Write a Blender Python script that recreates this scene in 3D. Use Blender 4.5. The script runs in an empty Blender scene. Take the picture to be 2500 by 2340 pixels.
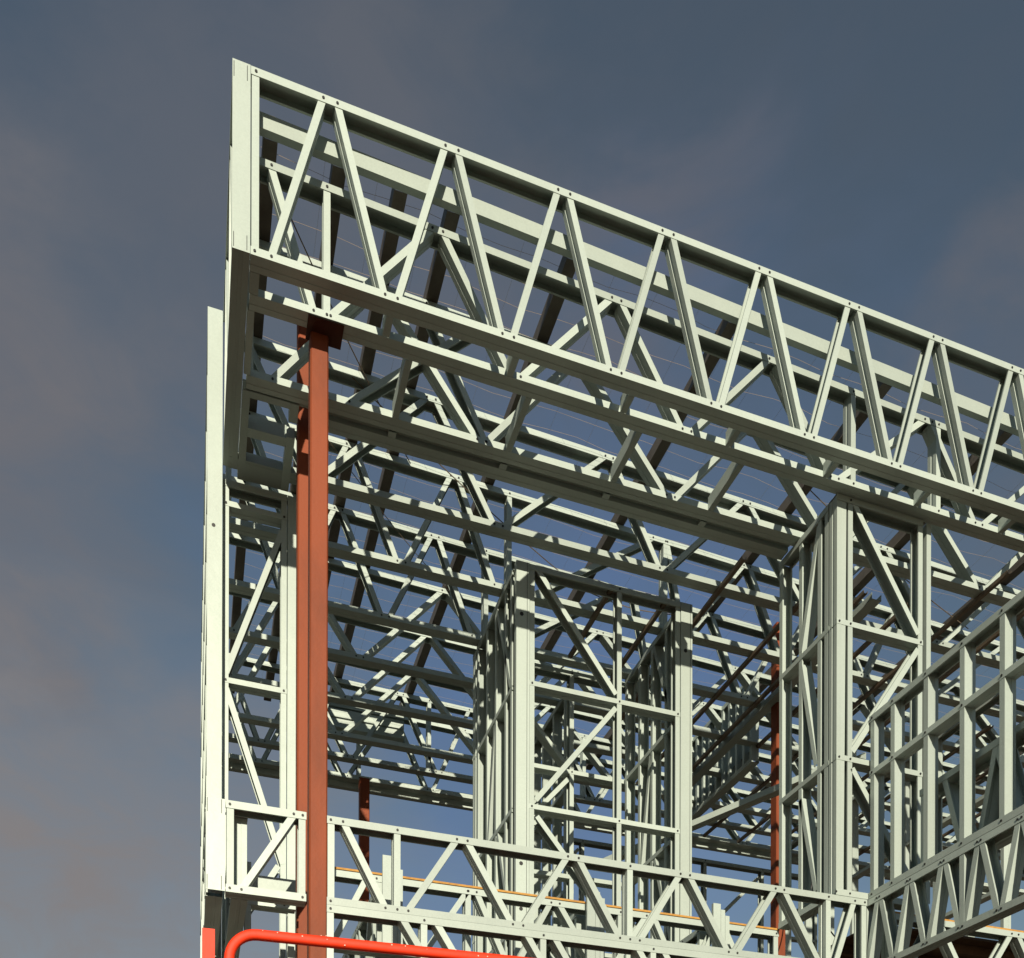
import bpy, bmesh, math, random
from mathutils import Vector, Matrix
random.seed(7)
R = math.radians
sc = bpy.context.scene
C = bpy.data.collections.new('site'); sc.collection.children.link(C)

# ------------------------------------------------------------------ camera
EYE = 1.6                      # eye height over the ground, metres
S = 5.2                        # distance from the eye to the front plane of the parapet, metres
cam = bpy.data.objects.new('camera', bpy.data.cameras.new('camera')); C.objects.link(cam)
cam.data.sensor_fit = 'HORIZONTAL'; cam.data.sensor_width = 36.0
cam.data.lens = 36.0*2346/2500
cam.data.shift_y = (3132-1170)/2500
cam.data.clip_end = 3000; cam.data.clip_start = 0.05
yaw = math.atan2(.319, .9477)
cam.matrix_world = (Matrix.Translation((0, 0, EYE)) @ Matrix.Rotation(-yaw, 4, 'Z')
                    @ Matrix.Rotation(R(90), 4, 'X') @ Matrix.Rotation(.0026, 4, 'Z'))
sc.camera = cam
RV = Vector((.9477, -.319, 0)); FV = Vector((.319, .9477, 0))

# ------------------------------------------------------------------ light
sun_to = Vector((-.22, -1, .325)).normalized()
sun = bpy.data.objects.new('sun', bpy.data.lights.new('sun', 'SUN')); C.objects.link(sun)
sun.data.energy = 5.0; sun.data.angle = R(.55); sun.data.color = (1.0, .905, .725)
sun.rotation_euler = sun_to.to_track_quat('Z', 'Y').to_euler()

w = bpy.data.worlds.new('World'); sc.world = w; w.use_nodes = True
nt = w.node_tree; N = nt.nodes; L = nt.links; N.clear()
def nd(tree, t, **k):
    n = tree.nodes.new(t)
    for a, b in k.items(): setattr(n, a, b)
    return n
out = nd(nt, 'ShaderNodeOutputWorld'); bg = nd(nt, 'ShaderNodeBackground')
sky = nd(nt, 'ShaderNodeTexSky', sky_type='NISHITA', sun_disc=False)
sky.sun_elevation = math.asin(sun_to.z); sky.sun_rotation = math.atan2(sun_to.x, sun_to.y) % (2*math.pi)
sky.air_density = 1.0; sky.dust_density = 0.3; sky.ozone_density = 1.6
tc = nd(nt, 'ShaderNodeTexCoord')
tint = nd(nt, 'ShaderNodeMix', data_type='RGBA', blend_type='MULTIPLY'); tint.inputs[0].default_value = 1
tint.inputs[7].default_value = (1.06, .97, .82, 1)
L.new(sky.outputs[0], tint.inputs[6])
# thin high cloud: soft banks standing at fixed places in the sky, edges broken up by noise
def sdir(px, py): return (RV*((px-1250)/2346) + FV + Vector((0, 0, (3131-py)/2346))).normalized()
mp = nd(nt, 'ShaderNodeMapping'); mp.inputs['Scale'].default_value = (1.6, 1.6, 3.2); L.new(tc.outputs['Generated'], mp.inputs[0])
nz = nd(nt, 'ShaderNodeTexNoise'); nz.inputs['Scale'].default_value = 3.0; nz.inputs['Detail'].default_value = 6; nz.inputs['Roughness'].default_value = .55
nz.inputs['Distortion'].default_value = .5
L.new(mp.outputs[0], nz.inputs[0])
wob = nd(nt, 'ShaderNodeVectorMath', operation='MULTIPLY_ADD')
sub = nd(nt, 'ShaderNodeVectorMath', operation='SUBTRACT'); sub.inputs[1].default_value = (.5, .5, .5)
L.new(nz.outputs['Color'], sub.inputs[0]); L.new(sub.outputs[0], wob.inputs[0]); wob.inputs[1].default_value = (.30, .30, .30)
L.new(tc.outputs['Generated'], wob.inputs[2])
n3 = nd(nt, 'ShaderNodeTexNoise'); n3.inputs['Scale'].default_value = 7.0; n3.inputs['Detail'].default_value = 9; n3.inputs['Roughness'].default_value = .62; n3.inputs['Distortion'].default_value = .8
L.new(mp.outputs[0], n3.inputs[0])
brk = nd(nt, 'ShaderNodeMapRange'); brk.inputs[1].default_value = .34; brk.inputs[2].default_value = .60; brk.inputs[3].default_value = .68; brk.inputs[4].default_value = 1.0
L.new(n3.outputs[0], brk.inputs[0])
def cloud(prev, px, py, rad, dens, col, str_z=1.0):
    c = sdir(px, py) if py is not None else px
    s1 = nd(nt, 'ShaderNodeVectorMath', operation='SUBTRACT'); s1.inputs[1].default_value = c; L.new(wob.outputs[0], s1.inputs[0])
    s2 = nd(nt, 'ShaderNodeVectorMath', operation='MULTIPLY'); s2.inputs[1].default_value = (1, 1, str_z); L.new(s1.outputs[0], s2.inputs[0])
    ln = nd(nt, 'ShaderNodeVectorMath', operation='LENGTH'); L.new(s2.outputs[0], ln.inputs[0])
    m = nd(nt, 'ShaderNodeMapRange', interpolation_type='SMOOTHSTEP'); m.inputs[1].default_value = rad; m.inputs[2].default_value = rad*.05
    m.inputs[3].default_value = 0; m.inputs[4].default_value = dens
    L.new(ln.outputs['Value'], m.inputs[0])
    g_ = nd(nt, 'ShaderNodeMath', operation='MULTIPLY'); L.new(m.outputs[0], g_.inputs[0]); L.new(brk.outputs[0], g_.inputs[1])
    x = nd(nt, 'ShaderNodeMix', data_type='RGBA'); x.inputs[7].default_value = (*col, 1)
    L.new(g_.outputs[0], x.inputs[0]); L.new(prev, x.inputs[6])
    return x.outputs[2]
q = tint.outputs[2]
GREY = (1.72, 1.76, 2.02); PINK = (2.15, 1.92, 2.05)
BLUE = (1.15, 1.95, 3.7)
q = cloud(q, (-FV*.8 - RV*.1 + Vector((0, 0, .62))).normalized(), None, 1.25, .95, (1.25, 2.25, 3.7))   # unseen blue sky patch behind the viewer, added to cool and dim the fill
for a in ((1450, 1700, .38, .85, (1.2, 2.05, 4.0), 1.0), (1400, 2350, .34, .7, (1.9, 2.9, 4.7), 1.3), (120, 880, .21, 1.0, (1.85, 1.86, 2.08), 1.5), (-200, 1150, .25, .7, GREY, 1.6), (60, 1620, .16, .75, GREY, 2.2), (60, 2150, .46, .95, (2.70, 2.50, 2.50), 1.5),
          (900, 420, .22, .6, GREY, 1.3), (250, 130, .17, .35, GREY, 1.2), (2600, 800, .13, .45, PINK, 2.6), (1480, 620, .12, .35, PINK, 2.0), (2650, 1000, .20, .4, GREY, 1.6), (1700, 100, .5, .25, (1.3, 1.35, 1.5), 1)):
    q = cloud(q, *a)
L.new(q, bg.inputs[0]); bg.inputs[1].default_value = .064
L.new(bg.outputs[0], out.inputs[0])
sc.view_settings.view_transform = 'Standard'; sc.view_settings.look = 'None'
sc.view_settings.exposure = .41; sc.view_settings.gamma = 1

# ------------------------------------------------------------------ materials
def mat(name, col, rough=.5, metal=0.0, col2=None, scale=8, bump=.0, bscale=30, spangle=False, streak=False):
    m = bpy.data.materials.new(name); m.use_nodes = True
    t = m.node_tree; b = t.nodes['Principled BSDF']
    b.inputs['Specular IOR Level'].default_value = .25 if metal == 0 else .35
    b.inputs['Roughness'].default_value = rough; b.inputs['Metallic'].default_value = metal
    g = nd(t, 'ShaderNodeNewGeometry')
    n = nd(t, 'ShaderNodeTexNoise'); n.inputs['Scale'].default_value = scale; n.inputs['Detail'].default_value = 6; n.inputs['Roughness'].default_value = .6
    src = g.outputs['Position']
    if streak:
        mp_ = nd(t, 'ShaderNodeMapping'); mp_.inputs['Scale'].default_value = (1, 1, .35)
        t.links.new(src, mp_.inputs[0]); src = mp_.outputs[0]
    t.links.new(src, n.inputs[0])
    mx = nd(t, 'ShaderNodeMix', data_type='RGBA')
    mx.inputs[6].default_value = (*col, 1); mx.inputs[7].default_value = (*(col2 or [c*.75 for c in col]), 1)
    r_ = nd(t, 'ShaderNodeMapRange'); r_.inputs[1].default_value = .42; r_.inputs[2].default_value = .72
    t.links.new(n.outputs[0], r_.inputs[0]); t.links.new(r_.outputs[0], mx.inputs[0])
    res = mx.outputs[2]
    if spangle:
        oi = nd(t, 'ShaderNodeObjectInfo'); ov = nd(t, 'ShaderNodeMapRange'); ov.inputs[3].default_value = .86; ov.inputs[4].default_value = 1.08
        t.links.new(oi.outputs['Random'], ov.inputs[0])
        om = nd(t, 'ShaderNodeMix', data_type='RGBA', blend_type='MULTIPLY'); om.inputs[0].default_value = 1
        t.links.new(res, om.inputs[6]); t.links.new(ov.outputs[0], om.inputs[7]); res = om.outputs[2]
        v = nd(t, 'ShaderNodeTexVoronoi'); v.inputs['Scale'].default_value = 130
        t.links.new(g.outputs['Position'], v.inputs[0])
        sp = nd(t, 'ShaderNodeMapRange'); sp.inputs[3].default_value = .965; sp.inputs[4].default_value = 1.025
        sep = nd(t, 'ShaderNodeSeparateColor'); t.links.new(v.outputs['Color'], sep.inputs[0])
        t.links.new(sep.outputs[0], sp.inputs[0])
        mm = nd(t, 'ShaderNodeMix', data_type='RGBA', blend_type='MULTIPLY'); mm.inputs[0].default_value = 1
        t.links.new(res, mm.inputs[6]); t.links.new(sp.outputs[0], mm.inputs[7]); res = mm.outputs[2]
        rr = nd(t, 'ShaderNodeMapRange'); rr.inputs[3].default_value = rough-.08; rr.inputs[4].default_value = rough+.12
        t.links.new(n.outputs[0], rr.inputs[0]); t.links.new(rr.outputs[0], b.inputs['Roughness'])
    t.links.new(res, b.inputs['Base Color'])
    if bump:
        n2 = nd(t, 'ShaderNodeTexNoise'); n2.inputs['Scale'].default_value = bscale; n2.inputs['Detail'].default_value = 3
        t.links.new(g.outputs['Position'], n2.inputs[0])
        bp = nd(t, 'ShaderNodeBump'); bp.inputs['Strength'].default_value = bump; bp.inputs['Distance'].default_value = .01
        t.links.new(n2.outputs[0], bp.inputs['Height']); t.links.new(bp.outputs[0], b.inputs['Normal'])
    return m
STEEL = mat('galvanised_steel', (.372, .428, .390), .44, .10, (.335, .388, .355), 2.6, .14, 9, True, True)
DULL = mat('ground_bounce_steel', (.20, .155, .11), .5, .3, (.14, .10, .07), 5, .2, 20, True)  # galvanised steel with the brown bounce from the ground put into its colour
PRIM_SHADE = mat('shaded_primer', (.085, .028, .016), .7, 0, (.05, .018, .012), 9, .1, 40)  # cap plate: red primer with the shade it lies in put into the colour
PURL = mat('shaded_purlin_steel', (.135, .115, .092), .5, .3, (.10, .082, .064), 5, .2, 20, True)  # shade and ground bounce on the purlin undersides put into the colour
SCREW = mat('dark_screw', (.035, .035, .035), .5, .6)
PRIMER = mat('red_oxide_primer', (.215, .047, .015), .62, 0, (.120, .030, .012), 3, .12, 60, False, True)
REDP = mat('red_lift_paint', (.66, .036, .007), .55, 0, (.55, .03, .008), 9, .12, 25)
CHIP = mat('chipped_paint', (.85, .45, .36), .6, 0)
TIMBER = mat('yellow_timber', (.42, .22, .05), .7, 0, (.30, .15, .04), 20, .2, 60)
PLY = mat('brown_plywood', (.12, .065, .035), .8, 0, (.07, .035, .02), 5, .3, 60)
WIRE = mat('mesh_wire', (.50, .40, .33), .5, .4)
EARTH = mat('bare_earth', (.075, .058, .04), .95, 0, (.05, .038, .026), .6, .5, 3)

# ------------------------------------------------------------------ helpers
def empty(name, loc):
    o = bpy.data.objects.new(name, None); C.objects.link(o); o.location = loc; o.empty_display_size = .1
    return o
def tag(o, label, cat, group=None, kind=None):
    if label: o['label'] = label
    if cat: o['category'] = cat
    if group: o['group'] = group
    o['kind'] = kind or 'thing'
    return o
def link(name, bm, mats, parent=None, loc=None):
    me = bpy.data.meshes.new(name); bm.normal_update(); bm.to_mesh(me); bm.free()
    for m in (mats if isinstance(mats, (list, tuple)) else [mats]): me.materials.append(m)
    o = bpy.data.objects.new(name, me); C.objects.link(o)
    if parent: o.parent = parent
    if loc: o.location = loc
    return o
def prism(bm, pts, p0, p1, sv, nv, mi=0):
    """sweep the polygon pts (a along sv, b along nv) from p0 to p1"""
    A = [bm.verts.new(p0 + sv*a + nv*b) for a, b in pts]
    B = [bm.verts.new(p1 + sv*a + nv*b) for a, b in pts]
    k = len(pts)
    for i in range(k):
        f = bm.faces.new((A[i], A[(i+1) % k], B[(i+1) % k], B[i])); f.material_index = mi
    bm.faces.new(A[::-1]).material_index = mi; bm.faces.new(B).material_index = mi
def csec(wd, dp, op, t=.002, lip=.011):
    """lipped C: closed side at a = -op*wd/2, open side at +op*wd/2, b from 0 (front) to dp; the web carries a shallow rib"""
    h = wd/2
    p = [(-h, 0), (h, 0), (h, lip), (h-t, lip), (h-t, t), (-h+t, t), (-h+t, dp-t), (h-t, dp-t), (h-t, dp-lip), (h, dp-lip), (h, dp), (-h, dp),
         (-h, dp*.62), (-h+.0035, dp*.60), (-h+.0035, dp*.40), (-h, dp*.38)]
    return p if op > 0 else [(-a, b) for a, b in p][::-1]
def disc(bm, c, nv, r=.0075, h=.004, mi=1):
    u = nv.orthogonal().normalized(); v = nv.cross(u)
    A = [bm.verts.new(c + (u*math.cos(k*R(60)) + v*math.sin(k*R(60)))*r) for k in range(6)]
    B = [bm.verts.new(q.co + nv*h) for q in A]
    for i in range(6): bm.faces.new((A[i], A[(i+1) % 6], B[(i+1) % 6], B[i])).material_index = mi
    bm.faces.new(B).material_index = mi
def box(bm, lo, hi, mi=0):
    lo, hi = Vector(lo), Vector(hi)
    prism(bm, [(0, 0), (hi.x-lo.x, 0), (hi.x-lo.x, hi.y-lo.y), (0, hi.y-lo.y)], lo, Vector((lo.x, lo.y, hi.z)), Vector((1, 0, 0)), Vector((0, 1, 0)), mi)

DP, FW = .090, .042
class Panel:
    """A flat frame of lipped C members. axis 'x': lies along X at depth c, its front face looks to -Y.
    axis 'y': lies along Y at X = c, front face looks to -X. Inputs are in units of S; heights are over the eye."""
    def __init__(s, name, axis, c, s0, z0, label, cat, group=None, mat=STEEL):
        s.axis, s.c, s.mat = axis, c, mat
        s.root = empty(name, s.P(s0, z0)); s.o = s.P(s0, z0)
        tag(s.root, label, cat, group)
        s.n = Vector((0, 1, 0)) if axis == 'x' else Vector((1, 0, 0))
    def P(s, a, z):
        return Vector((a*S, s.c*S, z*S+EYE)) if s.axis == 'x' else Vector((s.c*S, a*S, z*S+EYE))
    def mem(s, name, a, b, op=1, fw=FW, dp=DP, inset=0, screws=(), mat=None):
        p0, p1 = s.P(*a)-s.o, s.P(*b)-s.o
        d = (p1-p0).normalized(); side = s.n.cross(d).normalized()
        # keep 'side' pointing up (or along the panel) so that op reads the same everywhere
        ref = Vector((0, 0, 1)) if abs(d.z) < .5 else (Vector((1, 0, 0)) if s.axis == 'x' else Vector((0, 1, 0)))
        if side.dot(ref) < 0: side = -side
        bm = bmesh.new(); q = s.n*inset
        prism(bm, csec(fw, dp-2*inset, op), p0+q, p1+q, side, s.n)
        for sx, sz in screws: disc(bm, s.P(sx, sz)-s.o-s.n*.0001, -s.n)
        return link(name, bm, [mat or s.mat, SCREW], s.root)
    def web(s, a, b, op=1, name='web_member', dp=DP, **k):       # nests inside the chords, each a hair deeper than the last
        s.cnt = getattr(s, 'cnt', 0)+1
        if name == 'web_member': a = (a[0]+random.uniform(-.0006, .0006), a[1]); b = (b[0]+random.uniform(-.0006, .0006), b[1])
        return s.mem(name, a, b, op, FW-.004, dp, .0028+.0005*(s.cnt % 4), **k)
    def plate(s, a0, a1, z0, z1, name='end_plate', dp=None, holes=()):
        """stud seen square on: its 90 mm web faces the front"""
        p = [(0, 0), ((a1-a0)*S, 0), ((a1-a0)*S, .04), ((a1-a0)*S-.002, .04), ((a1-a0)*S-.002, .002), (.002, .002), (.002, .04), (0, .04)]
        p0, p1 = s.P(a0, z0)-s.o, s.P(a0, z1)-s.o
        sv = Vector((1, 0, 0)) if s.axis == 'x' else Vector((0, 1, 0))
        bm = bmesh.new(); prism(bm, p, p0, p1, sv, s.n)
        W_ = (a1-a0)*S
        for e in (.12, .86):                       # two pressed stiffening ribs
            prism(bm, [(W_*e, -.0025), (W_*e+.006, -.0025), (W_*e+.006, -.0002), (W_*e, -.0002)], p0+Vector((0, 0, .0)), p1, sv, s.n)
        for z in holes: disc(bm, s.P((a0+a1)/2, z)-s.o, -s.n, .014, .003)
        return link(name, bm, [s.mat, SCREW], s.root)

H1, H2 = .0040, .0040
ZB0, ZB1 = 1.0336, 1.0416           # bottom chord band (ceiling level)
def zt(x): return 1.195-.026*x      # roof line: falls gently to the right
hf = FW/S/2

# ------------------------------------------------------------------ parapet truss across the front
p = Panel('parapet_truss', 'x', 1.0, .0565, ZB0, 'long bright lattice parapet truss, topmost and nearest of all, across the whole front', 'truss')
X0, X1, PT, PB = .0565, 1.62, 1.2187, 1.0376
K0 = .1295
tops, bots = [], []
n0 = .1285                              # left screw of the first top pair
for k in range(12):
    a = n0 + K0*k
    tops += [a, a+.0144]
    bots += [a+.0665-.0535-.0, ]
tb = []
for k in range(12):
    t0 = n0 + K0*k
    tb.append((t0-.0516, t0, 0)); tb.append((t0+.0144, t0+.0646, 1))
scr_t = [(x, PT) for x in tops if x < X1-.01] + [(X0+.005, PT)]
scr_b = [(a if k == 0 else b, PB) for a, b, k in tb if max(a, b) < X1-.01] + [(X0+.004, PB)]
p.mem('top_chord', (X0, PT), (X1, PT), -1, screws=scr_t)
p.mem('bottom_chord', (X0, PB), (X1, PB), 1, screws=scr_b)
for a, b, k in tb:
    if b > X1-.002: continue
    if k == 0: p.web((a, PB), (b, PT), -1)
    else: p.web((a, PT), (b, PB), 1)
p.web((X0+.0045, PB), (X0+.0045, PT), 1, name='end_stud')

# side parapet truss (returns to the wall at the left)
p = Panel('side_parapet_truss', 'y', .0386, 1.0, ZB0, 'short truss running back from the parapet corner, wide bright end plate facing front', 'truss')
p.mem('top_chord', (1.0, PT), (1.27, PT), -1); p.mem('bottom_chord', (1.0, PB), (1.27, PB), 1)
for k in range(2):
    y = 1.02+.12*k
    p.web((y, PB), (y+.055, PT), 1); p.web((y+.065, PT), (y+.115, PB), 1)
bm = bmesh.new()
e0 = Vector((0, -.003, -.002)); hgt = (PT-PB)*S+FW
prism(bm, [(0, 0), (.0175*S, 0), (.0175*S, .003), (0, .003)], e0, e0+Vector((0, 0, hgt)), Vector((1, 0, 0)), Vector((0, 1, 0)))
for xx in (.006, .0140*S):
    for z0_, z1_ in ((.01, .085), (hgt-.09, hgt-.012)):
        prism(bm, [(xx, -.002), (xx+.003, -.002), (xx+.003, 0), (xx, 0)], e0+Vector((0, 0, z0_)), e0+Vector((0, 0, z1_)), Vector((1, 0, 0)), Vector((0, 1, 0)), 1)
link('end_plate', bm, [STEEL, SCREW], p.root)

# channel closing the purlin ends behind the parapet
bm = bmesh.new()
a0, a1 = Vector((.0, 0, 0)), Vector(((1.62-.058)*S, 0, -.026*(1.62-.058)*S))
prism(bm, [(-.043, 0), (.043, 0), (.043, .04), (.041, .04), (.041, .002), (-.041, .002), (-.041, .04), (-.043, .04)], a0, a1, Vector((0, 0, 1)), Vector((0, 1, 0)))
tag(link('edge_channel', bm, STEEL, loc=(.058*S, 1.026*S, (zt(.058)+.0095)*S+EYE)),
    'wide flat pale channel running behind the parapet lattice just below its top chord', 'channel')

# ------------------------------------------------------------------ roof trusses
def roof_truss(Y, x0, x1, webs, label, verts=(), drop=0):
    p = Panel('roof_truss', 'x', Y, x0, ZB0, label, 'truss', 'roof trusses one behind another')
    zb = ZB0+hf; zz = lambda x: zt(x)-hf-drop
    st, sb = [], []
    for a, ka, b, kb in webs:
        for q, kq in ((a, ka), (b, kb)): (st if kq else sb).append((q, zz(q) if kq else zb))
    for v in verts: st.append((v, zz(v))); sb.append((v, zb))
    lim = 1.25 if Y > 1.2 else 1.6
    st = [q for q in st if x0 < q[0] < min(x1, lim)]; sb = [q for q in sb if x0 < q[0] < min(x1, lim)]
    p.mem('top_chord', (x0, zz(x0)), (x1, zz(x1)), -1, screws=st)
    p.mem('bottom_chord', (x0, zb), (x1, zb), 1, screws=sb)
    for i, (a, ka, b, kb) in enumerate(webs):
        if min(a, b) < x0 or max(a, b) > x1: continue
        p.web((a, zz(a) if ka else zb), (b, zz(b) if kb else zb), 1 if i % 2 else -1)
    for v in verts:
        if x0 < v < x1: p.web((v, zb), (v, zz(v)), 1, name='vertical')
    p.web((x0+hf, zb), (x0+hf, zz(x0)), 1, name='end_stud')
    return p
def zigzag(nodes, first_top):
    """nodes alternate bottom/top; a small gap separates the two webs that meet"""
    r = []; k = first_top; g = .0060
    for a, b in zip(nodes, nodes[1:]):
        r.append((a+g, k, b-g, 1-k)); k = 1-k
    return r
wa = zigzag([.136, .26, .352, .478, .572, .694, .786, .935, 1.02, 1.15, 1.24, 1.36, 1.46, 1.58], 0) + [(.080, 1, .124, 0)]
roof_truss(1.0410, .058, 1.62, wa, 'first truss behind the parapet, bottom chord sunlit above the front red post', (.1380, .815, .952), drop=.0125)
wb = zigzag([.083, .212, .34, .47, .60, .73, .86, .99, 1.12, 1.25, 1.38, 1.5], 0) + [(.177, 0, .34, 1), (.27, 1, .345, 0)]
pb = roof_truss(1.1350, .060, 1.62, wb, 'second truss back, its doubled bottom chord spanning the top of the open balcony')
pb.o  # the doubled chord: a recessed plate and a second channel behind the first
pb.c = 1.1628
pb.mem('bottom_chord', (.146, ZB0+hf), (.800, ZB0+hf), 1)
pb.c = 1.1548
pb.mem('chord_filler', (.06, ZB0+hf+.004), (.800, ZB0+hf+.004), 1, fw=.03, dp=.034)
wA = zigzag([.06, .15, .305, .400, .565, .6515, .79, .90, 1.04, 1.15, 1.29, 1.40, 1.55], 1)
w1 = zigzag([.07, .1385, .215, .2880, .367, .4343], 1) + [(.49, 0, .69, 1), (.745, 0, .715, 1)] + zigzag([.745, .86, .93, 1.01, 1.09, 1.16, 1.24, 1.40, 1.55, 1.70, 1.85], 0)
w2 = zigzag([.06, .15, .2666, .413, .56, .70, .845, .985, 1.13, 1.27, 1.41, 1.55, 1.69, 1.83, 1.97, 2.1], 0)
w3 = zigzag([.06, .13, .21, .30, .40, .48, .55, .66, .74, .83, .92, 1.03, 1.12, 1.24, 1.34, 1.46, 1.6, 1.75, 1.9, 2.05], 1)
spec = [(1.254, wA, (), 'third truss back from the parapet, directly over the left wall panel'),
        (1.363, w1, (.452, .712), 'fourth truss back, with an upright in the middle of the balcony opening'),
        (1.482, w1, (.452,), 'fifth truss back, reaching the roof right behind the dark interior cheek wall'),
        (1.592, w2, (), 'sixth truss back, first one with long shallow diagonals'),
        (1.710, w2, (), 'seventh truss back, long shallow diagonals and wholly shaded bottom chord'),
        (1.826, w2, (), 'eighth truss back, low in the balcony opening with sunlit patches'),
        (1.900, w3, (.20, .46, .8), 'ninth truss back with close webs, last but one before the rear beam'),
        (1.974, w3, (.33, .61), 'rearmost truss, closest to the deep slotted beam')]
for i, (Y, wv, vt, lb) in enumerate(spec):
    roof_truss(Y, .045, 1.5 if Y < 1.45 else 2.15, wv, lb, vt)

# deep slotted beam that ends the roof at the rear
bm = bmesh.new(); bl = 2.1*S; bx = .045*S
prism(bm, csec(.155, .06, 1), Vector((0, 0, 0)), Vector((bl, 0, 0)), Vector((0, 0, 1)), Vector((0, 1, 0)))
slots = [(.32, .355), (.37, .40), (.425, .44), (.455, .475), (.50, .528), (.55, .57), (.60, .63), (.98, 1.0), (1.03, 1.07)]
for a, b in slots:
    prism(bm, [(a*S-bx, -.004), (b*S-bx, -.004), (b*S-bx, -.0004), (a*S-bx, -.0004)], Vector((0, 0, -.025)), Vector((0, 0, .02)), Vector((1, 0, 0)), Vector((0, 1, 0)), 1)
tag(link('rear_beam', bm, [STEEL, STEEL], loc=(bx, 1.995*S, (ZB0+.005)*S+EYE)), 'deep slotted steel beam across the rear end of the roof over the far red post', 'beam')
# header of stacked plates at the back of the bay
p = Panel('header_frame', 'x', 1.935, .27, 1.10, 'stack of wide pale header plates at the rear left below the roof', 'header')
for z in (1.120, 1.140, 1.160): p.mem('header_plate', (.262, z), (.415, z), 1, fw=.085)

# ------------------------------------------------------------------ purlins over the trusses, ceiling battens under them
def zsweep(name, x, y0, y1, z, pts, m, label, cat, group, nudge=0):
    bm = bmesh.new()
    prism(bm, pts, Vector((0, 0, 0)), Vector((nudge, (y1-y0)*S, 0)), Vector((1, 0, 0)), Vector((0, 0, 1)))
    return tag(link(name, bm, m, loc=(x*S, y0*S, z*S+EYE)), label, cat, group)
PUR = [(0, 0), (.076, 0), (.076, .085), (.064, .085), (.064, .083), (.074, .083), (.074, .002), (.002, .002), (.002, .083), (.012, .083), (.012, .085), (0, .085)]
pl = ['outermost left purlin, poking up behind the parapet beside its end plate', 'purlin second from the left roof edge, seen between first and second parapet webs',
      'purlin third from the left roof edge, just right of the front red post', 'purlin fourth from the left roof edge, close beside its left neighbour',
      'purlin over the middle of the balcony opening', 'purlin running down to the top of the interior wall frame', 'purlin meeting the roof above the right jamb of the balcony',
      'purlin first to the right of the corner posts', 'purlin second to the right of the corner posts', 'purlin over the low wing wall', 'purlin near the right edge of the roof', 'far right purlin of the roof']
for x, lb in zip((.078, .150, .2165, .276, .419, .632, .862, 1.064, 1.28, 1.50, 1.72, 1.94), pl):
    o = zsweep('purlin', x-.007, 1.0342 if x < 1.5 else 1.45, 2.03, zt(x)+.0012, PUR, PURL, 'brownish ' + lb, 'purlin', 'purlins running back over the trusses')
    if x in (.078, .2165, .862, 1.064, .276):
        bm = bmesh.new(); zc = .0163*S
        prism(bm, [(0, 0), (.058, 0), (.058, .006), (.006, .006), (.006, .07), (0, .07)], Vector((.006, 0, zc+.0005)), Vector((.006, 0, zc+.052)), Vector((1, 0, 0)), Vector((0, 1, 0)))
        link('cleat', bm, PURL, o)
BAT = [(0, .024), (.006, 0), (.036, 0), (.042, .024), (.040, .024), (.0345, .002), (.0075, .002), (.002, .024)]
names = ['leftmost', 'second from left', 'third from left', 'fourth from left', 'fifth from left', 'sixth from left', 'seventh from left', 'eighth from left', 'ninth from left', 'tenth from left', 'eleventh from left', 'twelfth from left', 'thirteenth from left']
bts = [(.589, 1.30, 1.47), (.678, 1.30, 1.50), (.742, 1.19, 1.62), (.872, 1.19, 1.80), (.95, 1.19, 1.80), (1.03, 1.19, 1.96), (1.12, 1.09, 1.96), (1.21, 1.09, 1.96), (1.30, 1.09, 1.96), (1.40, 1.4, 1.96), (1.52, 1.5, 1.96), (1.64, 1.5, 1.96), (1.78, 1.6, 1.96)]
for (x, y0, y1), nm in zip(bts, names):
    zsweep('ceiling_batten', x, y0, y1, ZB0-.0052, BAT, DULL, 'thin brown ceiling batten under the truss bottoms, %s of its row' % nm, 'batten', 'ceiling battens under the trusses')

# fine roof safety mesh
bm = bmesh.new()
def wire(bm, pts, r=.0016, k=3):
    for a, b in zip(pts, pts[1:]):
        d = (b-a).normalized(); u = d.orthogonal().normalized(); v = d.cross(u)
        A = [bm.verts.new(a+(u*math.cos(2*math.pi*i/k)+v*math.sin(2*math.pi*i/k))*r) for i in range(k)]
        B = [bm.verts.new(b+(u*math.cos(2*math.pi*i/k)+v*math.sin(2*math.pi*i/k))*r) for i in range(k)]
        for i in range(k): bm.faces.new((A[i], A[(i+1) % k], B[(i+1) % k], B[i]))
for j in range(31):
    y = (1.06+.0295*j)*S; ph = random.random()*6
    wire(bm, [Vector((x*S, y+.012*math.sin(x*40+ph), (zt(x)+.0195)*S+EYE-.018*abs(math.sin((x-.06)*13+.3))+random.uniform(-.003, .003))) for x in [.07+.045*i for i in range(44)]], .00105)
for i in range(36):
    x = .08+.057*i
    wire(bm, [Vector((x*S, y*S, (zt(x)+.019)*S+EYE-.006*math.sin(y*9+i))) for y in [1.05+.05*q for q in range(20)]], .0008)
tag(link('safety_mesh', bm, WIRE), 'very fine wire safety netting stretched over the purlins of the whole roof', 'safety mesh')

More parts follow.
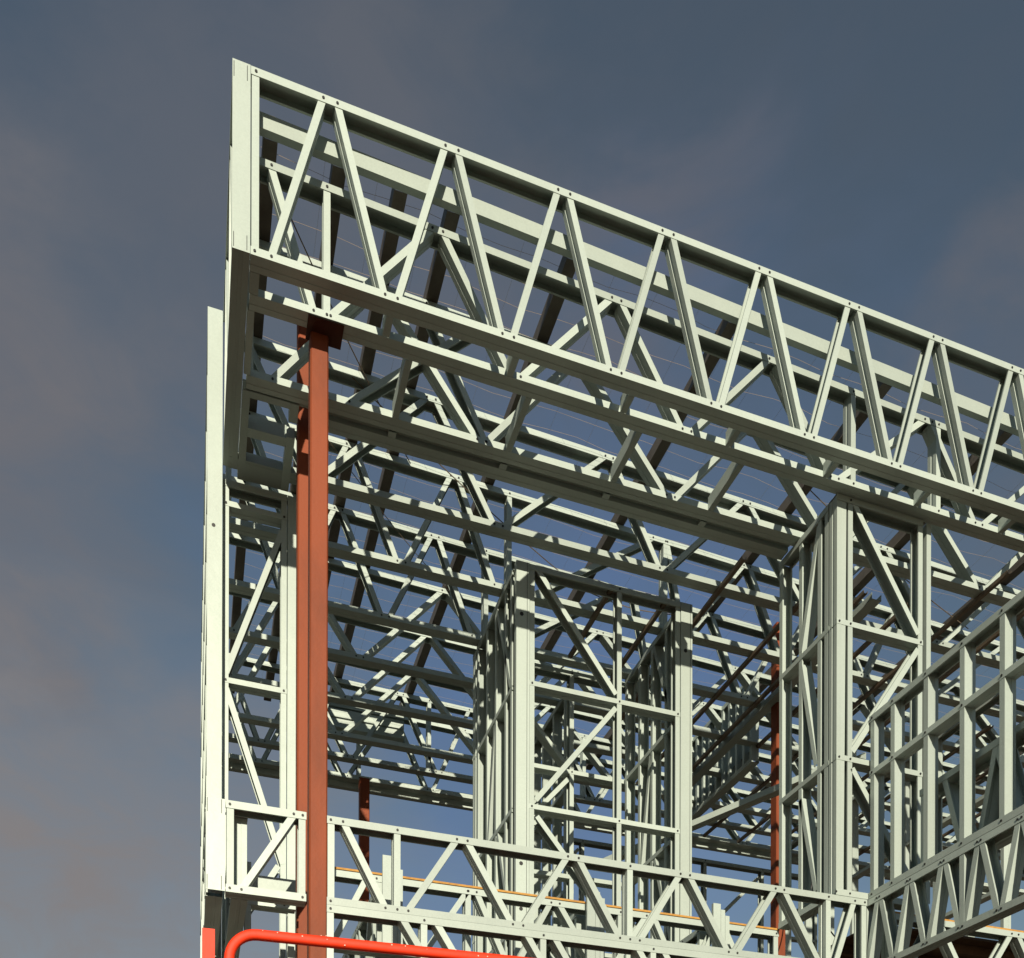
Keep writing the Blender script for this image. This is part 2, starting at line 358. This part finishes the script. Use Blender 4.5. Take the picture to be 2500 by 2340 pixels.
# sagging brace cables
def cable(pts, r, label):
    o = Vector(pts[0]); bm = bmesh.new(); P_ = []
    for a, b in zip(pts, pts[1:]):
        for i in range(6):
            t = i/6; q = Vector(a).lerp(Vector(b), t); P_.append(Vector((q.x*S, q.y*S, q.z*S+EYE-.05*math.sin(math.pi*t))))
    q = Vector(pts[-1]); P_.append(Vector((q.x*S, q.y*S, q.z*S+EYE)))
    P_ = [v-P_[0]+Vector((0, 0, 0)) for v in P_]
    wire(bm, P_, r, 5)
    tag(link('brace_cable', bm, DULL, loc=(o.x*S, o.y*S, o.z*S+EYE)), label, 'cable', 'thin brace cables in the roof')
cable([(.08, 1.06, 1.19), (.30, 1.36, 1.18)], .004, 'thin slack cable crossing behind the left corner of the parapet')
cable([(.20, 1.26, 1.185), (.62, 1.50, 1.172), (.80, 1.5, 1.166)], .004, 'thin brown cable sagging across the sky above the interior wall frame')
cable([(.16, 1.34, 1.185), (.44, 1.60, 1.172)], .003, 'thin cable running just right of the tall red post')
cable([(.86, 1.20, 1.168), (1.3, 1.35, 1.155)], .004, 'thin cable to the right of the corner posts under the roof')

bm = bmesh.new(); P_ = []
for i in range(40):
    t = i/39; P_.append(Vector((.05*math.sin(t*9)+.03*t, .18*math.sin(t*5), -.95*t+.05*math.sin(t*14))))
wire(bm, P_, .006, 6)
tag(link('power_cable', bm, SCREW, loc=(.955*S, 1.30*S, .70*S+EYE)), 'loose black cable dangling behind the studs of the low wing wall', 'cable')

# ------------------------------------------------------------------ soffit between parapet and wall
def nog(bm, x, y0, y1, z=ZB0, wd=.040, ox=.055):
    L_ = (y1-y0)*S
    prism(bm, [(0, 0), (wd, 0), (wd, .085), (wd-.002, .085), (wd-.002, .002), (.002, .002), (.002, .085), (0, .085)], Vector((x, y0, z)), Vector((x, y0+L_, z)), Vector((1, 0, 0)), Vector((0, 0, 1)))
def soffit(name, xs, y0, y1, label, wd=.040, part='nogging', z=ZB0):
    root = tag(empty(name, (xs[0]*S, y0*S, z*S+EYE)), label, 'soffit frame', 'soffit frames under the eaves')
    for x in xs:
        bm = bmesh.new(); nog(bm, (x-xs[0])*S, 0, y1-y0+0, 0, wd)
        link(part, bm, STEEL, root)
    return root
soffit('soffit_ladder', [.198+.1425*k for k in range(10)], 1.0178, 1.0405, 'row of short noggings tying the parapet bottom to the first truss')
soffit('soffit_ladder', [.228+.1425*k for k in range(4)], 1.0588, 1.1345, 'row of longer noggings between the first truss and the doubled chord')
soffit('soffit_ladder', [.228+.1425*k for k in range(4)], 1.1545, 1.1624, 'row of tiny blocks closing the gap inside the doubled chord', .05, 'block')
# left soffit: longitudinal members beside the side parapet truss
sf = tag(empty('soffit_ladder', (.0565*S, 1.018*S, ZB0*S+EYE)), 'olive shaded soffit ladder at the left corner, seen from below beside the tall column', 'soffit frame', 'soffit frames under the eaves')
def sbox(x0, x1, y0, y1, z0, z1, name):
    bm = bmesh.new(); o = sf.location
    box(bm, Vector((x0*S, y0*S, z0*S+EYE))-o, Vector((x1*S, y1*S, z1*S+EYE))-o); link(name, bm, STEEL, sf)
zs = ZB0
sbox(.0568, .0665, 1.0178, 1.0405, zs, zs+.006, 'rail'); sbox(.0568, .0640, 1.0588, 1.1345, zs, zs+.006, 'rail')
sbox(.0568, .0655, 1.1545, 1.285, zs-.0006, zs+.012, 'rail'); sbox(.1110, .1210, 1.1545, 1.180, zs-.0006, zs+.012, 'rail'); sbox(.1110, .1210, 1.2015, 1.285, zs-.0006, zs+.012, 'rail')
sbox(.0656, .1109, 1.1545, 1.1630, zs-.0003, zs+.012, 'cross_rail'); sbox(.0656, .1109, 1.2045, 1.2175, zs-.0003, zs+.016, 'cross_rail'); sbox(.0656, .1109, 1.2575, 1.285, zs-.0003, zs+.014, 'cross_rail')

# ------------------------------------------------------------------ red posts
def post(x, y, z0, z1, label, wd=.0196, cap=False, split=False):
    root = tag(empty('red_post', ((x+wd/2)*S, (y+wd/2)*S, z0*S+EYE if z0 > -.3 else 0)), label, 'post', 'red oxide steel posts')
    h = z1*S+EYE-root.location.z; a = wd*S/2
    bm = bmesh.new(); c = .008
    pts = [(-a+c, -a), (a-c, -a), (a, -a+c), (a, a-c), (a-c, a), (-a+c, a), (-a, a-c), (-a, -a+c)]
    prism(bm, pts, Vector((0, 0, 0)), Vector((0, 0, h)), Vector((1, 0, 0)), Vector((0, 1, 0)))
    link('shaft', bm, PRIMER, root)
    bm = bmesh.new(); box(bm, (-a-.05, -a-.05, .001), (a+.05, a+.05, .014)); link('base_plate', bm, PRIMER, root)
    if cap:
        bm = bmesh.new(); box(bm, (-a-.022, -a-.086, h+.0004), (a+.075, -a+.06, h+.0034)); link('cap_plate', bm, PRIM_SHADE, root)
    return root
GZ = -EYE/S
post(.1229, 1.0588, GZ, ZB0-.0012, 'tall bright red-brown steel post at the front, nearest of the red posts', cap=True)
post(.1226, 1.1810, GZ, 1.172, 'red-brown post half hidden behind the left side of the nearest red post', .0196)
post(.3262, 1.940, .38, ZB0-.012, 'slim shaded red post far back in the left of the balcony opening', .0196)
post(.9790, 1.455, .38, 1.165, 'orange-red post far back beside the right jamb, streaked with shadows', .0196)

# ------------------------------------------------------------------ gable wall end (left tall column)
p = Panel('gable_wall_frame', 'y', .0199, 1.27, GZ, 'left gable wall seen end on as one tall bright column below the parapet corner', 'wall frame', 'wall frames')
ZG = 1.2286
def faceplate(p, w_, z0, z1, holes=(), nm='end_stud'):
    bm = bmesh.new(); zz0, zz1 = (z0-0)*S+EYE-p.o.z, z1*S+EYE-p.o.z
    pts = [(0, 0), (w_, 0), (w_, .04), (w_-.002, .04), (w_-.002, .002), (w_*.62, .002), (.002, .002), (.002, .04), (0, .04)]
    prism(bm, pts, Vector((0, 0, zz0)), Vector((0, 0, zz1)), Vector((1, 0, 0)), Vector((0, 1, 0)))
    for hz in holes: disc(bm, Vector((w_*.42, 0, hz*S+EYE-p.o.z)), Vector((0, -1, 0)), .013, .002)
    return link(nm, bm, [STEEL, SCREW], p.root)
faceplate(p, .0182*S, GZ, ZG, (.955, .6))
p.mem('top_track', (1.278, ZG-hf), (2.0, ZG-hf), -1); p.mem('bottom_track', (1.278, GZ+hf), (2.0, GZ+hf), 1)
for y in [1.36, 1.45, 1.54, 1.63, 1.72, 1.81, 1.90, 1.99]:
    p.web((y, GZ+.01), (y, ZG-hf), 1, name='stud')
for z in (.685, .86, 1.036): p.mem('rail', (1.28, z), (1.99, z), 1, fw=.03)

# ------------------------------------------------------------------ wall frames with K bracing
def kframe(c, xs, z0, z1, label, zn=(.6850, .8620), braces=(), bottom=True, name='framed_panel', axis='x', stud_op=None, noglen=None, low=None):
    p = Panel(name, axis, c, xs[0], z0, label, 'wall frame', 'wall frames')
    xa, xb = xs[0], xs[-1]
    p.mem('top_track', (xa, z1-hf), (xb, z1-hf), -1, screws=[(x, z1-hf) for x in xs[1:-1]])
    if bottom: p.mem('bottom_track', (xa, z0+hf), (xb, z0+hf), 1, screws=[(x, z0+hf) for x in xs])
    for i, x in enumerate(xs):
        xx = x+hf if i == 0 else (x-hf if i == len(xs)-1 else x)
        p.web((xx, low if low is not None else z0+.002), (xx, z1-.002), 1 if i == 0 else -1, name='stud')
    for z in zn: p.mem('nogging', (xa, z), (xb, z), 1, fw=FW-.006, inset=.0015, screws=[(x+(hf if x == xa else -hf if x == xb else 0), z) for x in xs] )
    for a, za, b, zb in braces: p.web((a, za), (b, zb), 1 if za < zb else -1, name='brace')
    return p
# left wall panel beside the red posts
p = kframe(1.290, [.0392, .1204], .41, ZB0-.0008, 'tall braced wall panel between the left column and the red posts', zn=(.7753, 1.003),
           braces=[(.0440, .785, .114, .985), (.0440, .765, .116, .548), (.044, .435, .11, .545)])
pl_ = Vector((0, -.002, 0))
bm = bmesh.new(); zz = (ZB0-.0012-.41)*S
prism(bm, [(0, 0), (.0730, 0), (.0730, .04), (.071, .04), (.071, .002), (.002, .002), (.002, .04), (0, .04)], Vector(((.1210-.0392)*S, 0, 0)), Vector(((.1210-.0392)*S, 0, zz)), Vector((1, 0, 0)), Vector((0, 1, 0)))
link('wide_stud', bm, STEEL, p.root)
# interior wall frame facing front
W0, W1_ = .4618, .7045
p = kframe(1.300, [W0, .6035, W1_], .36, ZB0-.0008, 'large braced interior wall frame between two wide posts in the middle of the opening',
           braces=[(.474, 1.028, .598, .872), (.598, .852, .472, .695), (.474, .672, .598, .53), (.612, .52, .70, .44)])
def sidepost(p, xrel, wd, z0, z1, holes=()):
    bm = bmesh.new(); a, b = z0*S+EYE-p.o.z, z1*S+EYE-p.o.z
    prism(bm, [(0, 0), (wd, 0), (wd, .045), (wd-.002, .045), (wd-.002, .002), (.002, .002), (.002, .045), (0, .045)], Vector((xrel, -.0035, a)), Vector((xrel, -.0035, b)), Vector((1, 0, 0)), Vector((0, 1, 0)))
    prism(bm, [(wd*.80, -.0015), (wd*.80+.003, -.0015), (wd*.80+.003, 0), (wd*.80, 0)], Vector((xrel, -.0035, a)), Vector((xrel, -.0035, b)), Vector((1, 0, 0)), Vector((0, 1, 0)), 1)
    for hz in holes: disc(bm, Vector((xrel+wd*.4, -.0035, hz*S+EYE-p.o.z)), Vector((0, -1, 0)), .016, .002)
    link('wide_stud', bm, [STEEL, SCREW], p.root)
sidepost(p, (.4414-W0)*S, .0200*S, .36, ZB0-.0012, (.957, .600, .535))
sidepost(p, (.7049-W0)*S, .0195*S, .36, ZB0-.0012, (.96,))
# cheeks of that interior wall, running back
for c, lb, hs in ((.4414, 'dark shaded left cheek wall running back from the middle interior frame', 1), (.7060, 'dark shaded right cheek wall running back from the middle interior frame', 0)):
    p = Panel('cheek_wall_frame', 'y', c, 1.3185, .36, lb, 'wall frame', 'wall frames')
    y1 = 1.50
    p.mem('top_track', (1.3185, ZB0-hf-.001), (y1, ZB0-hf-.001), -1); p.mem('bottom_track', (1.3185, .36+hf), (y1, .36+hf), 1)
    for y in (1.325, 1.352, 1.40, 1.445, 1.496): p.web((y, .362), (y, ZB0-.003), -1, name='stud')
    for z in (.51, .685, .862): p.mem('rail', (1.3190, z), (y1, z), 1, fw=.034, inset=.0015)
    p.web((1.33, .87), (1.395, 1.025), 1, name='brace'); p.web((1.405, .855), (1.44, .69), 1, name='brace'); p.web((1.33, .52), (1.39, .68), 1, name='brace')
kframe(1.505, [.4414, .611, .725], .36, ZB0-.0015, 'back wall of the interior box, seen through the middle wall frame', braces=[(.605, .87, .46, 1.02), (.46, .69, .605, .85), (.60, .52, .46, .67)], zn=(.560, .685, .862))

# right corner post group
p = kframe(1.055, [.8005, .8220, .9395], .5082, ZB0-.0008, 'right front wall frame beside the corner posts, braced, standing on the floor truss', zn=(.6890, .8667),
           braces=[(.8285, 1.026, .932, .877), (.932, .857, .826, .700), (.826, .678, .932, .53)])
p.web((.8089, .516), (.8120, ZB0-.003), -1, name='stud'); p.web((.9490, .516), (.9490, ZB0-.003), 1, name='stud')
p = Panel('cheek_wall_frame', 'y', .8005, 1.0735, .5082, 'narrow cheek wall closing the right end of the balcony, beside the corner posts', 'wall frame', 'wall frames')
p.mem('top_track', (1.0735, ZB0-hf-.001), (1.185, ZB0-hf-.001), -1); p.mem('bottom_track', (1.0735, .5082+hf), (1.185, .5082+hf), 1)
for y in (1.078, 1.0930, 1.135, 1.181): p.web((y, .510), (y, ZB0-.003), -1, name='stud')
for z in (.6890, .8667): p.mem('rail', (1.0740, z), (1.185, z), 1, fw=.034, inset=.0015)
for a, b, c, d in ((1.135, .875, 1.095, 1.02), (1.135, .855, 1.10, .70), (1.135, .67, 1.10, .53)): p.web((a, b), (c, d), 1, name='brace')

# ------------------------------------------------------------------ floor trusses at balcony level
FT, FB = .5036, .4152
def floor_truss(c, x0, x1, tbn, label, vert=(), axis='x', name='floor_truss', zt_=FT, zb_=FB):
    p = Panel(name, axis, c, x0, zb_-hf, label, 'truss', 'floor trusses')
    st = [(a if ka else b, zt_) for a, ka, b, kb in tbn] + [(x0+hf, zt_), (x1-hf, zt_)]+[(v, zt_) for v in vert]
    sb = [(b if ka else a, zb_) for a, ka, b, kb in tbn] + [(x0+hf, zb_), (x1-hf, zb_)]+[(v, zb_) for v in vert]
    p.mem('top_chord', (x0, zt_), (x1, zt_), -1, screws=st); p.mem('bottom_chord', (x0, zb_), (x1, zb_), 1, screws=sb)
    for i, (a, ka, b, kb) in enumerate(tbn): p.web((a, zt_ if ka else zb_), (b, zt_ if kb else zb_), 1 if ka else -1)
    for v in vert: p.web((v, zb_), (v, zt_), 1, name='vertical')
    p.web((x0+hf+.0005, zb_), (x0+hf+.0005, zt_), 1, name='end_stud'); p.web((x1-hf-.0005, zb_), (x1-hf-.0005, zt_), -1, name='end_stud')
    return p
fw_ = [(.1588, 1, .2058, 0), (.2317, 0, .2877, 1), (.3002, 1, .355, 0), (.3676, 0, .4234, 1), (.4371, 1, .4911, 0), (.5173, 0, .5725, 1), (.5855, 1, .6405, 0),
       (.6529, 0, .7085, 1), (.7213, 1, .777, 0), (.8000, 0, .8300, 1)]
floor_truss(1.055, .1415, .8495, fw_, 'long sunlit floor truss across the front of the balcony, starting at the red post', (.2192, .5045, .7890))
p = floor_truss(1.055, .0360, .1195, [(.052, 0, .1060, 1)], 'short sunlit floor truss panel left of the front red post, with one diagonal')
bm = bmesh.new(); hh = (FT-FB)*S+FW
prism(bm, [(0, 0), (.0193*S, 0), (.0193*S, .05), (.0193*S-.002, .05), (.0193*S-.002, .002), (.002, .002), (.002, .05), (0, .05)], Vector((-.0200*S, -.003, 0)), Vector((-.0200*S, -.003, hh)), Vector((1, 0, 0)), Vector((0, 1, 0)))
for xx in (-.0190*S, -.0035*S-.006):
    for z0_, z1_ in ((.005, .08), (hh-.08, hh-.004)):
        prism(bm, [(xx, -.0045), (xx+.003, -.0045), (xx+.003, -.0032), (xx, -.0032)], Vector((0, 0, z0_)), Vector((0, 0, z1_)), Vector((1, 0, 0)), Vector((0, 1, 0)), 1)
link('end_plate', bm, [STEEL, SCREW], p.root)
floor_truss(.0160, 1.0735, 1.268, [(1.09, 0, 1.13, 1), (1.14, 1, 1.18, 0), (1.19, 0, 1.23, 1)], 'side floor truss running back at the lower left corner under the tall column', axis='y')
floor_truss(.0420, 1.0735, 1.268, [(1.10, 0, 1.16, 1)], 'second side floor truss at the lower left, just inside the corner plate', axis='y')
# inner truss with a timber strip on top
iw = zigzag([.16, .215, .275, .345, .40, .46, .53, .60, .655, .71, .77], 0)
floor_truss(1.190, .150, .805, iw, 'inner floor truss behind the front one, carrying a thin yellow timber strip', (.34, .555))
bm = bmesh.new(); box(bm, (0, 0, 0), (.655*S, .07, .013)); tag(link('timber_strip', bm, TIMBER, loc=(.15*S, 1.1885*S, (FT+hf+.0004)*S+EYE)), 'thin yellow timber strip lying along the inner floor truss', 'timber strip', 'timber strips')
for x, lb in ((.226, 'cross floor truss nearest the tall red post, end plate standing above the timber strip'), (.500, 'cross floor truss in the middle of the balcony, its end plates standing between webs'), (.690, 'cross floor truss towards the right end of the balcony')):
    p = floor_truss(x, 1.2150, 1.64, zigzag([1.225, 1.27, 1.32, 1.37, 1.42, 1.47, 1.52, 1.57, 1.62], 0), lb, axis='y')
    bm = bmesh.new()
    for i, dx in enumerate((0, .062, .098)):
        prism(bm, [(dx, 0), (dx+(.06 if i == 0 else .034), 0), (dx+(.06 if i == 0 else .034), .03), (dx+.002, .03)], Vector((0, -.20, 0)), Vector((0, -.20, (FT-FB)*S+.15-.04*i)), Vector((1, 0, 0)), Vector((0, 1, 0)))
    link('hanger_plate', bm, STEEL, p.root)
# a second frame under the balcony: ground storey wall top
p = Panel('ground_floor_wall_frame', 'x', 1.055, .1415, GZ, 'ground storey wall frame directly under the front floor truss, cut off by the picture bottom', 'wall frame', 'wall frames')
LT = FB-.0083
sx = [.1455, .250, .393, .536, .679, .790, .845]
p.mem('top_track', (.1415, LT), (.8495, LT), -1, screws=[(x, LT) for x in sx]); p.mem('bottom_track', (.1415, GZ+hf), (.8495, GZ+hf), 1)
for x in sx: p.web((x, GZ+.003), (x, LT), 1, name='stud')
for a, b in ((.2248, .248), (.264, .305), (.372, .39), (.407, .45), (.515, .533), (.55, .593), (.693, .736)):
    p.web((a, LT), (a+.075, LT-.115), 1, name='brace')
for z in (.30,): p.mem('nogging', (.1415, z), (.8495, z), 1, fw=FW-.006, inset=.0015)
p = kframe(1.29, [.0392, .30], GZ, .405, 'ground storey wall panel behind the red posts at the lower left', zn=(.20, .34), braces=[(.05, .20, .16, .33), (.17, .34, .28, .40)])

# wing truss coming forward at the right, with low wall on top
WX = .8507
prs = [1.0355-.0563*k for k in range(6)]
tw = []
for q in prs:
    tw += [(q+.0027+.0, 1, q+.0245, 0), (q-.0027, 1, q-.0255, 0)]
p = Panel('wing_floor_truss', 'y', WX, .72, FB-hf, 'shaded floor truss coming forward at lower right with close zigzag webs', 'truss', 'floor trusses')
stt = [(q+d, FT) for q in prs for d in (.0027, -.0027)]; sbb = [(q+d, FB) for q in prs for d in (.0245, -.0255)]
p.mem('top_chord', (.72, FT), (1.0735, FT), -1, screws=stt); p.mem('bottom_chord', (.72, FB), (1.0735, FB), 1, screws=sbb)
for a, ka, b, kb in tw:
    if min(a, b) > .722 and max(a, b) < 1.07: p.web((a, FT), (b, FB), 1 if b > a else -1)
for v in (.8930, 1.062): p.web((v, FB), (v, FT), 1, name='vertical')
p = Panel('wing_low_wall_frame', 'y', WX,   .72, FT+hf, 'low unclad wall of evenly spaced broad studs standing on the right wing truss', 'wall frame', 'wall frames')
ys = [1.0480, 1.0097, .9515, .8930, .8350, .7770]
zt2 = .7487
p.mem('top_rail', (.72, zt2-hf), (1.0535, zt2-hf), -1, screws=[(y, zt2-hf) for y in ys]); p.mem('bottom_track', (.72, FT+hf*2+.0006), (1.0535, FT+hf*2+.0006), 1, screws=[(y, FT+hf*2+.0006) for y in ys])
p.mem('middle_rail', (.72, .6730), (1.0535, .6730), 1, fw=.036, inset=.0012, screws=[(y, .673) for y in ys])
for y in ys: p.web((y, FT+hf+.002), (y, zt2-.002), 1, name='stud')
# dark lattice wall further right, parallel to the wing
p = Panel('inner_wing_truss', 'y', .872, .74, .5100, 'dark shaded lattice with very broad V webs, just behind the low wing wall', 'truss', 'floor trusses')
p.mem('top_chord', (.74, .618), (.985, .618), -1, dp=.15); p.mem('bottom_chord', (.74, .5100+hf), (.985, .5100+hf), 1, dp=.15)
for k in range(3):
    y = .9443-.0795*k
    p.web((y, .616), (y-.028, .520), -1, dp=.15); p.web((y-.055, .520), (y-.079, .616), -1, dp=.15)
p.web((.980, .516), (.980, .616), -1, name='end_stud', dp=.15)
# plywood deck under the wing and its truss
bm = bmesh.new(); box(bm, (0, 0, 0), (1.2*S, .75*S, .018))
for k in range(13): box(bm, (0, (.02+.055*k)*S, -.07), (1.2*S, (.02+.055*k)*S+.045, -.0005))
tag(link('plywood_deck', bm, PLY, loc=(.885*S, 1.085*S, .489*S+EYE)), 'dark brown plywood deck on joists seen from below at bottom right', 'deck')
floor_truss(1.055, .885, 1.62, zigzag([.90, .965, 1.03, 1.10, 1.165, 1.23, 1.30, 1.365, 1.43, 1.50, 1.565, 1.61], 0), 'floor truss beyond the low wing wall at the bottom right edge', zt_=FT-.012, zb_=FB-.012)
bm = bmesh.new(); box(bm, (0, 0, 0), (.72*S, .06, .014)); tag(link('timber_strip', bm, TIMBER, loc=(.89*S, 1.0565*S, (FT-.012+hf+.0004)*S+EYE)), 'short yellow timber strip at the bottom right edge of the photo', 'timber strip', 'timber strips')
# ledger plates low behind the left truss panel
p = Panel('ledger_frame', 'x', 1.150, .0580, .425, 'bright broad ledger plates low between the left column and the red posts', 'framed panel')
p.mem('ledger_plate', (.0580, .4600), (.1180, .4600), 1, fw=.12); p.mem('rail', (.0580, .4410), (.1180, .4410), 1, screws=[(.095, .441), (.105, .441)])
p.web((.0640, .40), (.0640, .486), 1, name='stud'); p.web((.1130, .36), (.1130, .432), 1, name='stud')

# ------------------------------------------------------------------ rear interior walls and far frames
for c, y0, y1, z0, z1, st, lb in ((1.02, 1.60, 1.86, 1.0, 1.166, .026, 'dark upright-ribbed roof gable panel behind the rear right red post'),
                         (.62, 1.56, 1.90, .36, ZB0-.003, .055, 'rear partition wall seen through the right half of the middle wall frame'),
                         (1.33, 1.30, 1.95, .50, ZB0-.003, .08, 'long partition wall far right behind the wing')):
    p = Panel('partition_frame', 'y', c, y0, z0, lb, 'wall frame', 'wall frames')
    p.mem('top_track', (y0, z1-hf), (y1, z1-hf), -1); p.mem('bottom_track', (y0, z0+hf), (y1, z0+hf), 1)
    y = y0+hf
    while y < y1-hf: p.web((y, z0+.003), (y, z1-.003), 1, name='stud'); y += st
    if z1-z0 > .3:
        for z in (.685, .862): p.mem('rail', (y0, z), (y1, z), 1, fw=.034, inset=.0015)
# slotted wall plate running back
bm = bmesh.new()
prism(bm, [(0, 0), (.09, 0), (.09, .05), (.088, .05), (.088, .002), (.002, .002), (.002, .05), (0, .05)], Vector((0, 0, 0)), Vector((0, .62*S, 0)), Vector((1, 0, 0)), Vector((0, 0, 1)))
tag(link('wall_plate', bm, STEEL, loc=(.965*S, 1.19*S+0, (ZB0-.0102)*S+EYE)), 'broad dark wall plate running back between the battens towards the rear red post', 'wall plate')
kframe(2.05, [.70, .86, 1.02, 1.18, 1.34, 1.5], .36, ZB0-.01, 'rear wall frame at the far right behind everything', zn=(.685, .862), braces=[(.71, .87, .85, 1.0), (1.03, .70, 1.17, .85), (1.2, .87, 1.33, 1.0)])
p = Panel('rear_window_frame', 'x', 1.72, .66, .60, 'rear guard frame low down at the right of the opening, thin rails and uprights', 'wall frame', 'wall frames')
p.mem('top_track', (.60, .620), (1.02, .620), -1); p.mem('bottom_track', (.60, .50), (1.02, .50), 1)
for x in (.62, .75, .88, 1.01): p.web((x, .50), (x, .62), 1, name='stud')
# raking prop
bm = bmesh.new(); prism(bm, csec(.05, .09, 1), Vector((0, 0, 0)), Vector((.23*S, -.42*S, .02*S)), Vector((0, 0, 1)), Vector((1, 0, 0)))
tag(link('raking_prop', bm, STEEL, loc=(.70*S, 1.60*S, .76*S+EYE)), 'lone sloping member crossing low behind the right post of the interior frame', 'prop')

# ------------------------------------------------------------------ red lift basket in front
def campt(r, wv, z): return RV*r + FV*wv + Vector((0, 0, z+EYE))
o0 = campt(-.999, 3.385, 0); dv = (RV*3.356+FV).normalized(); bk = Vector((-dv.y, dv.x, 0))
gz0 = 0.0
lift = tag(empty('lift_basket', (o0.x, o0.y, 0)), 'bright red guard rail of a lift basket with rounded corner at the bottom left', 'lift basket')
def tube(pts, r, name, m=REDP, parent=lift, square=False):
    bm = bmesh.new(); rings = []
    pts = [Vector(q) for q in pts]; k = 10
    for i, q in enumerate(pts):
        d = (pts[min(i+1, len(pts)-1)]-pts[max(i-1, 0)]).normalized()
        v = bk; u = d.cross(v).normalized()
        ring = []
        for j in range(k):
            an = 2*math.pi*j/k
            ex = .62
            cx, cy = math.cos(an), math.sin(an)
            cx = math.copysign(abs(cx)**ex, cx); cy = math.copysign(abs(cy)**ex, cy)
            ring.append(bm.verts.new(q + u*cx*r + v*cy*r))
        rings.append(ring)
    for a, b in zip(rings, rings[1:]):
        for j in range(k):
            f = bm.faces.new((a[j], a[(j+1) % k], b[(j+1) % k], b[j])); f.smooth = True
    bm.faces.new(rings[0][::-1]); bm.faces.new(rings[-1])
    if name == 'top_rail':
        rr = random.Random(3)
        for _ in range(14):
            t = rr.uniform(.1, 1.1); c = dv*t + Vector((0, 0, zr+rr.uniform(-.012, .016))) - bk*(r+.0003)
            disc(bm, c, -bk, rr.uniform(.001, .003), .0008)
    bmesh.ops.recalc_face_normals(bm, faces=bm.faces)
    return link(name, bm, [m, CHIP], parent)
zr = 1.232+EYE; RC = .095; lv = Vector((0, 0, 1))
path = [lv*(zr-1.1), lv*(zr-RC)] + [dv*(RC-RC*math.cos(R(a)))+lv*(zr-RC+RC*math.sin(R(a))) for a in range(10, 91, 10)] + [dv*t+lv*zr for t in (.4, .8, 1.2, 1.7)]
path += [dv*(1.7+RC*math.sin(R(a)))+lv*(zr-RC+RC*math.cos(R(a))) for a in range(10, 91, 20)] + [dv*(1.7+RC)+lv*(zr-1.1)]
tube(path, .0185, 'top_rail')
tube([dv*.0+lv*(zr-.5), dv*1.79+lv*(zr-.5)], .015, 'mid_rail')
for t in (1.05,): tube([dv*t+lv*(zr-1.1), dv*t+lv*(zr-.02)], .014, 'post')
tube([q+bk*.75 for q in path], .0185, 'rear_rail')
bm = bmesh.new(); e = [dv*(-.02)-bk*.02, dv*1.82-bk*.02, dv*1.82+bk*.78, dv*(-.02)+bk*.78]
for z0_, z1_ in ((zr-1.16, zr-1.1),):
    A = [bm.verts.new(q+lv*z0_) for q in e]; B = [bm.verts.new(q+lv*z1_) for q in e]
    for i in range(4): bm.faces.new((A[i], A[(i+1) % 4], B[(i+1) % 4], B[i]))
    bm.faces.new(A[::-1]); bm.faces.new(B)
link('platform', bm, REDP, lift)
bm = bmesh.new(); cc = dv*.9+bk*.38; box(bm, cc+Vector((-.12, -.12, .3)), cc+Vector((.12, .12, zr-1.161))); box(bm, cc+Vector((-.5, -.4, .12)), cc+Vector((.5, .4, .2999))); link('mast', bm, REDP, lift)
for sx_ in (-.4, .4):
    for sy_ in (-.42, .42):
        bm = bmesh.new(); c0 = cc+Vector((sx_, sy_, .13)); k = 16
        prism(bm, [(.13*math.cos(2*math.pi*i/k), .13*math.sin(2*math.pi*i/k)) for i in range(k)], c0+Vector((0, -.05, 0)), c0+Vector((0, .05, 0)), Vector((1, 0, 0)), Vector((0, 0, 1)))
        link('wheel', bm, SCREW, lift)
# separate gate post of the basket, channel shaped
bm = bmesh.new(); g0 = campt(-1.0455, 3.30, 0)-o0; g0.z = 0
prism(bm, [(-.021, 0), (.021, 0), (.021, .04), (.0175, .04), (.0175, .0035), (-.0175, .0035), (-.0175, .04), (-.021, .04)], g0+lv*(zr-1.12), g0+lv*(EYE+(3131-2268)*3.3/2346), dv, bk)
link('gate_post', bm, REDP, lift)
bm = bmesh.new(); prism(bm, [(-.02, 0), (.02, 0), (.02, .05), (-.02, .05)], g0+lv*(zr-1.13), dv*.02+lv*(zr-1.13), lv, bk); link('gate_bracket', bm, REDP, lift)

# ------------------------------------------------------------------ ground
bm = bmesh.new(); g = 900
v = [bm.verts.new((x, y, 0)) for x, y in ((-g, -g), (g, -g), (g, g), (-g, g))]; bm.faces.new(v)
tag(link('ground', bm, EARTH), 'bare brown earth of the building site', None, kind='structure')
